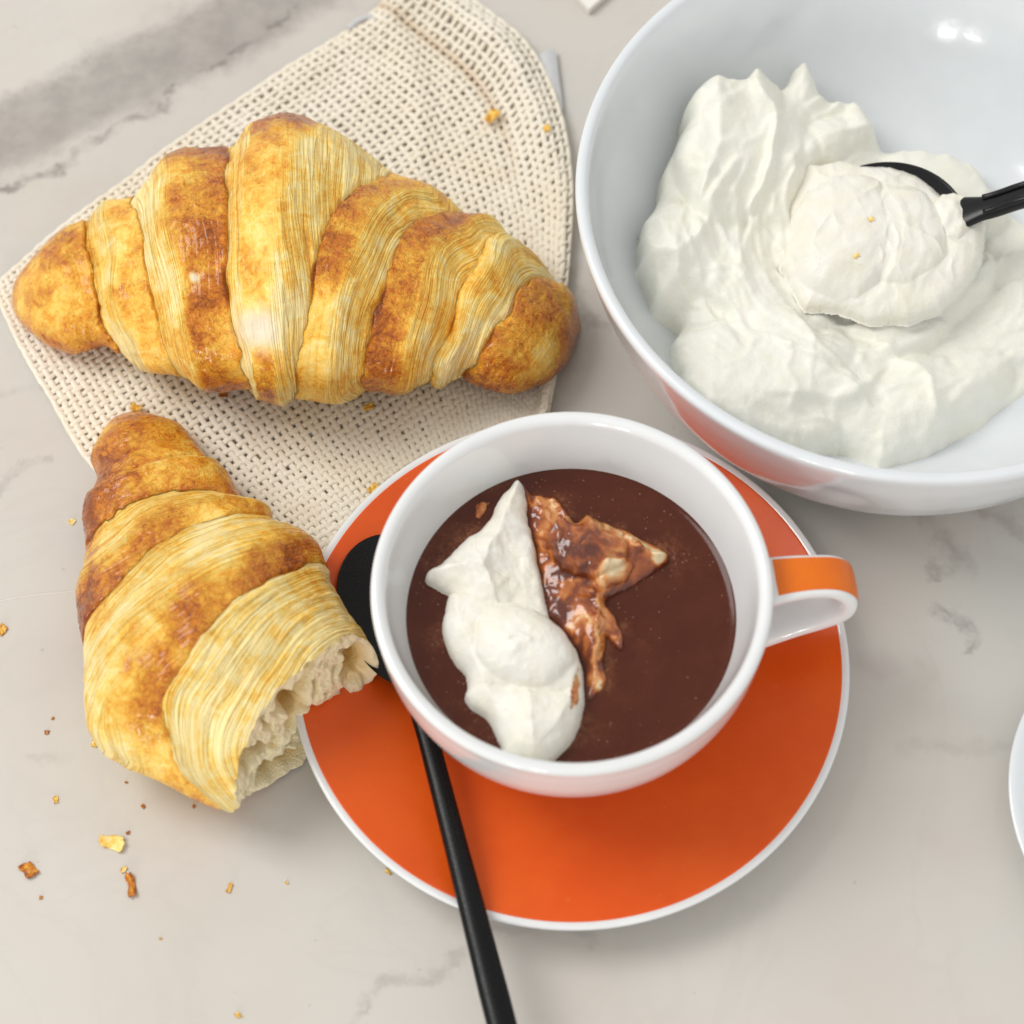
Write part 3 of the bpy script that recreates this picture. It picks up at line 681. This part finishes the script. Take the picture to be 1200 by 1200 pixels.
def a_sm(x, y, d, h, X, Y):
    p = np.exp(-G2(x, y, 470+745/3., 540+395/3., 26, 13, -.45)**2*1.3)*1.1
    for (cx, cy, rx, ry, an, k) in ((690, 760, 12, 26, -1.2, 1.0), (590, 575, 9, 30, 1.0, .8), (850, 285, 24, 6, .5, .7), (520, 190, 14, 20, .4, .55), (700, 560, 18, 22, 0, .4), (910, 340, 10, 7, 0, .3)):
        p = np.maximum(p, k*np.exp(-G2(x, y, 470+cx/3., 540+cy/3., rx, ry, an)**2))
    p = p-.55*np.exp(-G2(x, y, 470+630/3., 540+320/3., 30, 30)**2)-.5*np.exp(-G2(x, y, 470+475/3., 540+190/3., 14, 10)**2)
    return {'ht': np.clip(h, 0, 1), 'pale': p-.55*np.exp(-np.clip(d, 0, None)/.10)}
dollop('cream_dollop', smear, h_sm, M_streak, 'cream lump smeared with brown chocolate floating in the cup', 'cream', zref=.35, soft=.34, res=.025, attr=a_sm)
for k, pts in enumerate([[(262, 150), (285, 140), (302, 145), (296, 175), (280, 200), (262, 198)]]):
    dollop('cream_dollop', C9(pts), lambda x, y, d, X, Y: .12+0*x, M_streak, 'tiny tan cream fleck floating by the cup wall', 'cream', zref=.05, res=.02, soft=.15,
           attr=lambda x, y, d, h, X, Y: {'ht': 0*x+.4, 'pale': 0*x+.25})
pw = [at([p[0] for p in o_], [p[1] for p in o_], ZC+.2)[:, :2] for o_ in (smear, upper, lower)]
dn = np.min([seg_dist(V[:, 0], V[:, 1], p_) for p_ in pw], 0)
melt = np.exp(-dn/.30)*sstep(-.15, .5, fbm(V[:, 0]*1.3, V[:, 1]*1.3, 0, 151, 4))
nb = len(Vb)
choc = mk('hot_chocolate', np.r_[V, Vb], np.r_[F, Fb[:, ::-1]+len(V)], M_choc, attrs={'melt': np.r_[melt, np.zeros(nb)]})
tag(choc, 'dark brown hot chocolate filling the white cup', 'drink')
rb = np.random.RandomState(8); dv_, df_, _ = lathe([(1, 0), (.92, .35), (.6, .62), (.02, .75)], 10, 1)
an_, ra_ = rb.uniform(0, 6.283, 4000), 4.34*np.sqrt(rb.uniform(0, 1, 4000)); bx_, by_ = SX+ra_*np.cos(an_), SY+ra_*np.sin(an_)
sd_ = np.max([sdf(bx_, by_, p_) for p_ in pw], 0)
ok_ = np.where((sd_ < -.04) & (rb.uniform(0, 1, 4000) < .03+.75*np.exp(sd_/.30)+.22*(ra_ > 4.15)))[0][:170]
BV = [dv_*rb.uniform(.012, .032)+np.array([bx_[q_], by_[q_], ZC-.002]) for q_ in ok_]; BF = [df_+k_*len(dv_) for k_ in range(len(ok_))]
bub = mk('bubbles', np.concatenate(BV), np.concatenate(BF), M_bubble, parent=choc); bub['kind'] = 'stuff'

# ------------------------------------------------------------------ black tea spoon on the saucer
def spoon(name, bc, d, length, L, Wd, zc, zend, mat, depth, hw, label):
    """bc: bowl centre (cm), d: unit direction of the handle"""
    o = empty(name, (bc[0], bc[1], min(zc, zend)-.1)); tag(o, label, 'spoon')
    s_ = np.array([-d[1], d[0]]); nu, nv = 40, 64
    rr = np.linspace(0, 1, nu)[:, None]; a = np.linspace(0, 2*np.pi, nv, endpoint=False)[None]
    ex = L/2*np.cos(a); ey = Wd/2*np.sin(a)*(1-.13*np.cos(a))
    top_ = -depth*(1-rr**2.2)
    X = rr*ex; Y = rr*ey
    Vt = np.stack([bc[0]+X*d[0]+Y*s_[0], bc[1]+X*d[1]+Y*s_[1], zc+top_+0*X], -1)
    Vb = Vt-np.array([0, 0, .10])*(1-.75*rr[..., None]**8)
    V = np.concatenate([Vt, Vb[::-1]]).reshape(-1, 3)
    bowl_ = mk('spoon_bowl', V, grid_faces(2*nu, nv, False, True), mat, parent=o)
    return o
M0 = at(453, 722, 1.42); M1 = at(503, 872, 1.55); M2 = at(585, 1190, 1.75)
d = (M2-M1)[:2]; d /= np.linalg.norm(d)
bc = M1[:2]-d*4.3
sp = spoon('tea_spoon', bc, d, 15, 5.0, 3.15, 1.66, 1.9, M_black, .42, .3, 'slim black metal tea spoon lying on the orange saucer under the cup')
pts = [np.r_[bc+d*q_, z_] for q_, z_ in ((2.2, 1.60), (3.2, 1.70), (4.6, 1.80), (6.6, 1.88), (8.6, 1.93), (11, 1.92), (13, 1.9), (15.4, 1.88))]
path = catmull(pts, 80); t_ = np.linspace(0, 1, 80)
wdt = np.interp(t_, [0, .06, .2, .45, .75, .96, 1], [.40, .34, .30, .33, .40, .40, .36]); tk = np.interp(t_, [0, .1, .3, 1], [.07, .16, .24, .26])
V, F, t = sweep(path, wdt, tk, 20, sq=2.3); mk('handle', V, F, M_black, parent=sp, tris=t)

# ------------------------------------------------------------------ mixing bowl with whipped cream and serving spoon
BX, BY = 12.01, 7.02
BIN = [(9.50, 6.40), (9.32, 5.7), (8.98, 4.6), (8.4, 3.45), (7.75, 2.55), (6.9, 1.75), (5.9, 1.15), (4.7, .85), (3, .75), (0, .75)]
V, F, _ = lathe([(0, .3), (4.2, .3), (4.5, .02), (4.9, .02), (5.3, .2), (7.0, .75), (8.45, 1.9), (9.2, 3.5), (9.62, 5.0), (9.83, 6.0), (9.89, 6.36), (9.86, 6.52), (9.75, 6.58), (9.6, 6.55)]+BIN, 240, 6, (BX, BY))
bowl = mk('mixing_bowl', V, F, M_bowl, origin=(BX, BY, 0)); tag(bowl, 'large white mixing bowl holding whipped cream and a black spoon', 'bowl')
bp = catmull(BIN, 300)[::-1]
zin = lambda r: np.interp(r, bp[:, 0], bp[:, 1])
outline = [(812, 102), (838, 88), (858, 92), (884, 86), (908, 94), (926, 78), (948, 70), (958, 90), (972, 118), (1004, 118), (1026, 148), (1036, 166), (1090, 182), (1140, 196), (1168, 236), (1215, 262), (1270, 330), (1260, 410), (1205, 452), (1178, 464), (1150, 492), (1112, 512), (1066, 534), (1030, 538), (984, 522), (930, 522), (872, 502), (830, 474), (800, 444), (790, 402), (802, 386), (772, 366), (746, 312), (750, 270), (768, 240), (780, 192), (798, 152), (800, 122)]
op = np.array(outline, float); zo = np.full(len(op), 2.0)
hoff = np.array([1.7 if p[1] < 130 and p[0] < 918 else (1.1 if p[1] < 170 and p[0] < 1040 else .5) for p in outline])
for _ in range(60):                                              # where the rays meet the bowl, plus the cream's height there
    W = at(op[:, 0], op[:, 1], zo)[:, :2]; zo = .7*zo+.3*(zin(np.hypot(W[:, 0]-BX, W[:, 1]-BY))+hoff)
res = .045; lo, hi = W.min(0)-.3, W.max(0)+.3
xs, ys = np.arange(lo[0], hi[0], res), np.arange(lo[1], hi[1], res); X, Y = np.meshgrid(xs, ys, indexing='ij')
dd = sdf(X+.20*fbm(X*1.1, Y*1.1, 0, 71, 4), Y+.20*fbm(X*1.1, Y*1.1, 0, 72, 4), W)
zb_ = zin(np.hypot(X-BX, Y-BY))
def blur(a, r):
    k = np.ones(2*r+1)/(2*r+1)
    for ax_ in (0, 1):
        for _ in range(2): a = np.apply_along_axis(lambda v: np.convolve(np.pad(v, r, 'edge'), k, 'valid'), ax_, a)
    return a
def cream_height(zref):
    px = proj(np.stack([X, Y, zref], -1).reshape(-1, 3)); x0, y0 = px[:, 0].reshape(X.shape), px[:, 1].reshape(X.shape)
    x = x0+wob(x0, y0, 60, 9, 81)+wob(x0, y0, 22, 2.5, 83); y = y0+wob(x0, y0, 60, 9, 82)+wob(x0, y0, 22, 2.5, 84)
    def lobe(cx, cy, rx, ry, an, H, p=2.0, b=0.0):
        g = G2(x, y, cx, cy, rx, ry, an); return np.where(g < 1, b+(H-b)*np.sqrt(np.clip(1-g**p, 0, 1)), -1)
    def smax(*a, k=.06):
        a = np.stack(a); mx = a.max(0); return mx+k*np.log(np.exp((a-mx)/k).sum(0))
    thin = sstep(1000, 1110, x)                                     # the scraped film on the right
    body = .42+1.35*(1-thin)+.08*fbm(x/60, y/50, 0, 73, 2)
    h = smax(body,
        lobe(858, 168, 66, 100, .08, 3.1, 4.0, 1.8), lobe(806, 285, 66, 70, .5, 2.5, 2.4, .8), lobe(790, 335, 48, 44, .4, 2.0, 2.2, .5), lobe(915, 190, 42, 88, .15, 2.7, 2.4, 1.2),
        lobe(944, 118, 36, 40, .2, 2.0, 2.6, 1), lobe(976, 158, 38, 36, 0, 2.4, 2.2, 1), lobe(1008, 146, 26, 34, 0, 2.3, 2.2, .8), lobe(948, 170, 26, 30, 0, 2.5, 2.2, .8),
        lobe(868, 300, 74, 92, -.5, 2.45, 2.6, 1.2), lobe(900, 430, 118, 72, .30, 2.35, 2.2, .5), lobe(985, 455, 80, 68, .2, 1.9, 2.2, .5), lobe(1062, 468, 76, 68, -.25, 1.95, 2.2, .5), lobe(1128, 450, 62, 46, -.5, 1.5, 2.4, .4),
        lobe(930, 365, 95, 56, .75, 2.5, 2.4, 1.2), lobe(1090, 225, 100, 52, .25, 1.75, 3.0, .6), lobe(1165, 385, 110, 52, -.2, .95, 3, .4), lobe(1010, 372, 100, 44, .05, 2.15, 2.2, .8), lobe(1105, 335, 66, 44, -.6, 1.5, 2.2, .5))
    # strokes left by the spoon: long ridges turning round it
    cx, cy = 1030, 262; rr = np.hypot(x-cx, (y-cy)*1.12); th = np.arctan2((y-cy), -(x-cx))
    swirl = sstep(92, 112, rr)*sstep(210, 150, rr)*sstep(-.9, -.3, th)*sstep(2.4, 1.5, th)
    h = h-swirl*.75*np.exp(-((rr-138)/26)**2)
    h = h+swirl*(.13*pnoise(rr/14, th*.8, 91)+.06*pnoise(rr/6, th*1.0, 92))
    for poly, wl, wr, A in (([(836, 110), (848, 165), (822, 232)], 22, 10, .24), ([(886, 108), (910, 140), (906, 185), (884, 245)], 30, 5, .50), ([(908, 205), (890, 262), (905, 330), (950, 395), (985, 425)], 8, 26, .40),
            ([(936, 195), (926, 250), (938, 315)], 6, 18, .34), ([(760, 300), (792, 306), (822, 265)], 12, 8, .26), ([(800, 392), (870, 378), (960, 420), (1010, 462)], 6, 30, .28),
            ([(930, 466), (985, 474), (1022, 440)], 22, 6, .30), ([(1040, 405), (1092, 440), (1096, 490)], 26, 7, .30), ([(1120, 470), (1138, 440), (1185, 425)], 9, 16, .18), ([(1015, 372), (1080, 352), (1150, 312), (1230, 292)], 8, 34, .34)):
        h = h+1.2*A*ridge(x, y, poly, wl, wr)
    h = h+thin*sstep(240, 300, y)*(.035*noise((y+.3*x)/6.0, x/90, 0, 95)+.018*noise((y+.3*x)/2.6, x/70, 0, 96))
    q1 = pnoise(rr/26+.7*pnoise(x/70, y/70, 133), th*1.1, 131); q2 = pnoise(rr/11+.9*pnoise(x/45, y/45, 134), th*1.6, 132)
    drag = sstep(100, 130, rr)*sstep(.25, .6, .5+.5*noise(x/75, y/75, 0, 135))*(1-.6*thin)
    h = h+drag*(.24*(1-np.abs(q1))**4+.11*(1-np.abs(q2))**4)
    wx, wy = x+18*fbm(x/40, y/40, 0, 141, 2), y+18*fbm(x/40, y/40, 0, 142, 2)
    h = h+(1-.75*thin)*(.10*(1-np.abs(pnoise(wx/60, wy/80, 143)))**7+.025*(1-np.abs(pnoise(wx/19, wy/24, 144)))**5+.02*pnoise(wx/11, wy/13, 145))
    h = h+.03*fbm(x/14, y/14, 0, 97, 3)
    edge = np.sqrt(np.clip(1-np.exp(-np.clip(dd, 0, None)/np.where(y > 380, .8, .4)), 0, 1))
    return zb_+np.clip(h, .08, 5)*edge*np.where(dd > 0, 1, 0)-.05*(dd < 0)-.6*np.clip(-dd, 0, .2)
Z = cream_height(zb_*.6+1.8)
for _ in range(3): Z = cream_height(blur(Z, 9))
Z = blur(Z, 1)
V, F, used = masked(np.stack([X, Y, Z], -1), len(xs), len(ys), dd > -.06)
wc = mk('whipped_cream', V, F, M_cream); tag(wc, 'thick folded whipped cream heaped in the white mixing bowl', 'cream')
# serving spoon
ZS = 3.05
e0 = at(1126, 252, ZS+.2)[:2]; e1 = at(946, 288, ZS)[:2]; bcs = (e0+e1)/2; ds = (e0-e1)/np.linalg.norm(e0-e1)
ss = empty('serving_spoon', (bcs[0], bcs[1], ZS-1)); tag(ss, 'black plastic serving spoon loaded with cream in the mixing bowl', 'spoon')
s_ = np.array([-ds[1], ds[0]]); Ls, Ws = np.linalg.norm(e0-e1)+.3, 4.9
nu, nv = 40, 80; rr_ = np.linspace(0, 1, nu)[:, None]; a = np.linspace(0, 2*np.pi, nv, endpoint=False)[None]
ex, ey = rr_*Ls/2*np.cos(a), rr_*Ws/2*np.sin(a)
zt = ZS+.35*(ex/(Ls/2))-1.0*(1-rr_**2.4)+.0*ey+ .22*(ey/(Ws/2))
Vt = np.stack([bcs[0]+ex*ds[0]+ey*s_[0], bcs[1]+ex*ds[1]+ey*s_[1], zt], -1); Vb = Vt-np.array([0, 0, .18])*(1-.3*rr_[..., None]**10)
mk('spoon_bowl', np.concatenate([Vt, Vb[::-1]]).reshape(-1, 3), grid_faces(2*nu, nv, False, True), M_nylon, parent=ss)
q0 = np.r_[bcs+ds*(Ls/2-.25), ZS+.28]; qA = at(1165, 241, ZS+.8); qB = at(1215, 226, ZS+1.6); qC = at(1340, 200, 5.9); 
dirh = (qC-qB)/np.linalg.norm(qC-qB); qD = qC+dirh*6.5; qE = qC+dirh*12
path = catmull([q0, qA, qB, qC, qD, qE], 90); tq = np.linspace(0, 1, 90)
V, F, t = sweep(path, np.interp(tq, [0, .08, .2, 1], [.62, .42, .40, .62]), np.interp(tq, [0, .2, 1], [.16, .22, .28]), 20, sq=2.6); hd_ = mk('handle', V, F, M_nylon, parent=ss, tris=t)
T_ = np.gradient(path, axis=0); T_ /= np.linalg.norm(T_, axis=1)[:, None]; S_ = np.cross(T_, [0, 0, 1.]); S_ /= np.linalg.norm(S_, axis=1)[:, None]; N_ = np.cross(S_, T_)
for sg in (-1, 1):
    pr = path[8:]+S_[8:]*(.27*sg)+N_[8:]*np.interp(tq, [0, .2, 1], [.16, .22, .28])[8:, None]
    V, F, t = sweep(pr, .10, .09, 10); mk('rib', V, F, M_nylon, parent=hd_, tris=t)
# cream heaped on the spoon
sp_out = [(1140, 236), (1124, 232), (1104, 217), (1078, 196), (1046, 185), (1012, 184), (985, 178), (962, 184), (946, 182), (936, 206), (922, 236), (928, 268), (918, 300), (934, 328), (946, 350), (985, 352), (1024, 366), (1066, 366), (1104, 352), (1134, 326), (1154, 294), (1158, 254)]
def h_sp(x, y, d, X, Y):
    x = x+wob(x, y, 30, 6, 113); y = y+wob(x, y, 30, 6, 114)
    h = .55+.05*fbm(x/25, y/25, 0, 121, 3)
    h = np.maximum(h, .45+.72*np.clip(1-G2(x, y, 990, 276, 66, 72, .2)**3.0, 0, 1)**.6)
    h = np.maximum(h, .35+.62*np.clip(1-G2(x, y, 1050, 275, 62, 60, .4)**3, 0, 1)**.6)
    h += .07*(1-np.abs(pnoise(x/40+.6*pnoise(x/50, y/50, 126), y/46, 124)))**5+.03*pnoise(x/14, y/16, 125)
    r = np.hypot(x-978, y-286)
    h += .035*pnoise(r/13, np.arctan2(y-286, x-978)*1.1, 123)*sstep(40, 70, r)
    h += .10*ridge(x, y, [(1035, 215), (1062, 270), (1052, 335)], 16, 12)
    return h
scoop_o = dollop('cream_scoop', sp_out, h_sp, M_creamw, 'rounded scoop of whipped cream heaped on the black serving spoon', 'cream', zref=.6, base=ZS-.2, soft=.4, res=.028)

blob = [(1094, 236), (1104, 222), (1120, 220), (1136, 228), (1142, 246), (1138, 262), (1126, 276), (1110, 278), (1098, 266), (1090, 250)]
dollop('cream_scoop', blob, lambda x, y, d, X, Y: .34+.10*pnoise(x/14, y/14, 171), M_creamw, 'small ragged cream blob clinging to the neck of the serving spoon', 'cream', zref=.3, base=ZS+.24, soft=.3, res=.025)
# ------------------------------------------------------------------ things cut by the frame
pc = at(1183, 945, .9)+np.array([5.6, 0, 0])
V, F, _ = lathe([(0, .35), (3.0, .35), (3.2, .02), (3.5, .02), (4.4, .4), (5.4, .85), (5.6, .95), (5.52, 1.0), (5.3, .97), (4.2, .6), (3.0, .5), (0, .5)], 140, 6, pc[:2])
tag(mk('side_plate', V, F, M_bowl), 'small white plate, only its rim showing on the bare marble', 'plate')
a = at([664, 690, 716, 690], [-18, 11, -12, -45], .3); V = np.r_[a, a-np.array([0, 0, .28])]
tag(mk('paper_card', V, [(0, 1, 2, 3), (7, 6, 5, 4), (0, 4, 5, 1), (1, 5, 6, 2), (2, 6, 7, 3), (3, 7, 4, 0)], M_paper, smooth=False), 'white card corner lying on marble beyond the mesh cloth', 'card')

# ------------------------------------------------------------------ crumbs and flakes
def flake(px, py, lx, ly, ang, brown, seed, z=0.0, th=.05):
    c = at(px, py, z); n1, n2 = 11, 9; u = np.linspace(-1, 1, n1)[:, None]; v = np.linspace(-1, 1, n2)[None]
    X = u*lx*.43*(1+.25*noise(v*1.6+seed, seed*1.7, 0, seed)); Y = v*ly/2*(1+.35*noise(u*1.6+seed, seed*.7, 3, seed+1))+.2*ly*noise(u*1.2, seed, 1, seed+2)
    Z = z+.022+.6*th*(.6+.5*noise(u*1.5, v*1.5, 0, seed+3))+.10*lx*(u**2)
    ca, sa = math.cos(ang), math.sin(ang)
    V = np.stack([c[0]+X*ca-Y*sa, c[1]+X*sa+Y*ca, Z+0*X], -1).reshape(-1, 3)
    lo_ = V.copy(); lo_[:, 2] = np.maximum(lo_[:, 2]-.035, z+.002); lo_[:, :2] = c[:2]+(lo_[:, :2]-c[:2])*.96
    F = grid_faces(n1, n2); N_ = n1*n2
    rim_ = np.r_[np.arange(n2), np.arange(1, n1)*n2+n2-1, (n1-1)*n2+np.arange(n2-2, -1, -1), np.arange(n1-2, 0, -1)*n2]
    R2 = np.roll(rim_, -1); Fs = np.stack([rim_, R2, R2+N_, rim_+N_], 1)
    br = np.clip(brown+.25*noise(u*2+0*v, v*2+0*u, 0, seed+5), 0, 1).ravel()
    z0 = np.zeros(2*N_)
    return mk('croissant_flake', np.r_[V, lo_], np.r_[F, F[:, ::-1]+N_, Fs], M_crust, attrs={'brown': np.r_[br, br], 'lam': z0, 'white': z0, 'band': np.zeros((2*N_, 3))})
me_ = scoop_o.data; co = np.empty(len(me_.vertices)*3, np.float32); me_.vertices.foreach_get('co', co); co = co.reshape(-1, 3)/CM+np.array(scoop_o['_o']); pj = proj(co)
for q_, lab in (((1020, 257), 'tiny tan fleck on the cream scoop nearer the spoon handle'), ((1003, 300), 'tiny tan fleck at the middle of the cream scoop')):
    zf = co[np.argmin(((pj-np.array(q_))**2).sum(1))][2]-.012
    tag(flake(q_[0], q_[1], .20, .15, .5, .25, 900+q_[0], zf, .02), lab, 'crumb')
G_ = 'pastry flakes fallen from the croissants'
for px_, py_, lx, ly, an, br, z, lab in (
    (35, 1020, .52, .34, -1.1, .85, 0, 'dark brown pastry flake lying alone on the marble'),
    (132, 988, .85, .42, .05, .18, 0, 'pale long pastry flake with a brown end on the marble'),
    (153, 1038, .72, .20, -1.35, .75, 0, 'narrow curled brown pastry flake below the pale one'),
    (145, 1019, .22, .14, .4, .3, 0, 'small tan crumb touching the curled brown flake'),
    (269, 1041, .30, .13, 1.4, .5, 0, 'thin upright sliver of pastry on the marble'),
    (2, 738, .36, .26, .7, .6, 0, 'tan flake beside the marble seam'),
    (279, 1190, .17, .15, .7, .45, 0, 'tan crumb beside the grey marble vein'),
    (577, 138, .62, .30, .9, .5, .42, 'golden flake lying on the mesh cloth near its hem'),
    (641, 151, .30, .20, -1.2, .35, .75, 'small golden flake on the hem of the mesh cloth'),
    (437, 573, .42, .22, .6, .45, .36, 'golden flake on the cloth beside the saucer edge'),
    (432, 478, .40, .22, .2, .4, .36, 'tan flake on the cloth under the whole croissant'),
    (160, 478, .40, .22, -.4, .45, .36, 'tan flake on the cloth at the bitten croissant tip'),
    (262, 463, .30, .2, .1, .95, .36, 'dark red-brown speck on the cloth against the whole croissant'),
    (455, 1022, .22, .10, -.8, .4, 0, 'tiny tan crumb at the saucer foot')):
    o = flake(px_, py_, lx, ly, an, br, int(px_*7+py_), z); tag(o, lab, 'crumb', G_)
for k, (px_, py_, s0, br) in enumerate([(55, 858, .15, 1), (110, 872, .20, .35), (168, 945, .13, 1), (227, 945, .10, 1), (65, 938, .20, .5), (150, 976, .13, 1), (48, 1052, .12, .8), (148, 917, .09, .8), (85, 612, .22, .2), (336, 1035, .10, .4), (188, 1100, .09, .4), (62, 842, .09, .9)]):
    o = flake(px_, py_, s0, s0*.75, k*1.3, br, 300+k, 0, .02); tag(o, 'tiny dark brown crumb speck on the bare marble' if br >= .8 else 'tiny pale tan crumb speck on the bare marble', 'crumb', 'tiny dark crumb specks on the marble' if br >= .8 else 'tiny pale crumb specks on the marble')
for o in bpy.data.objects:
    if '_o' in o: del o['_o']
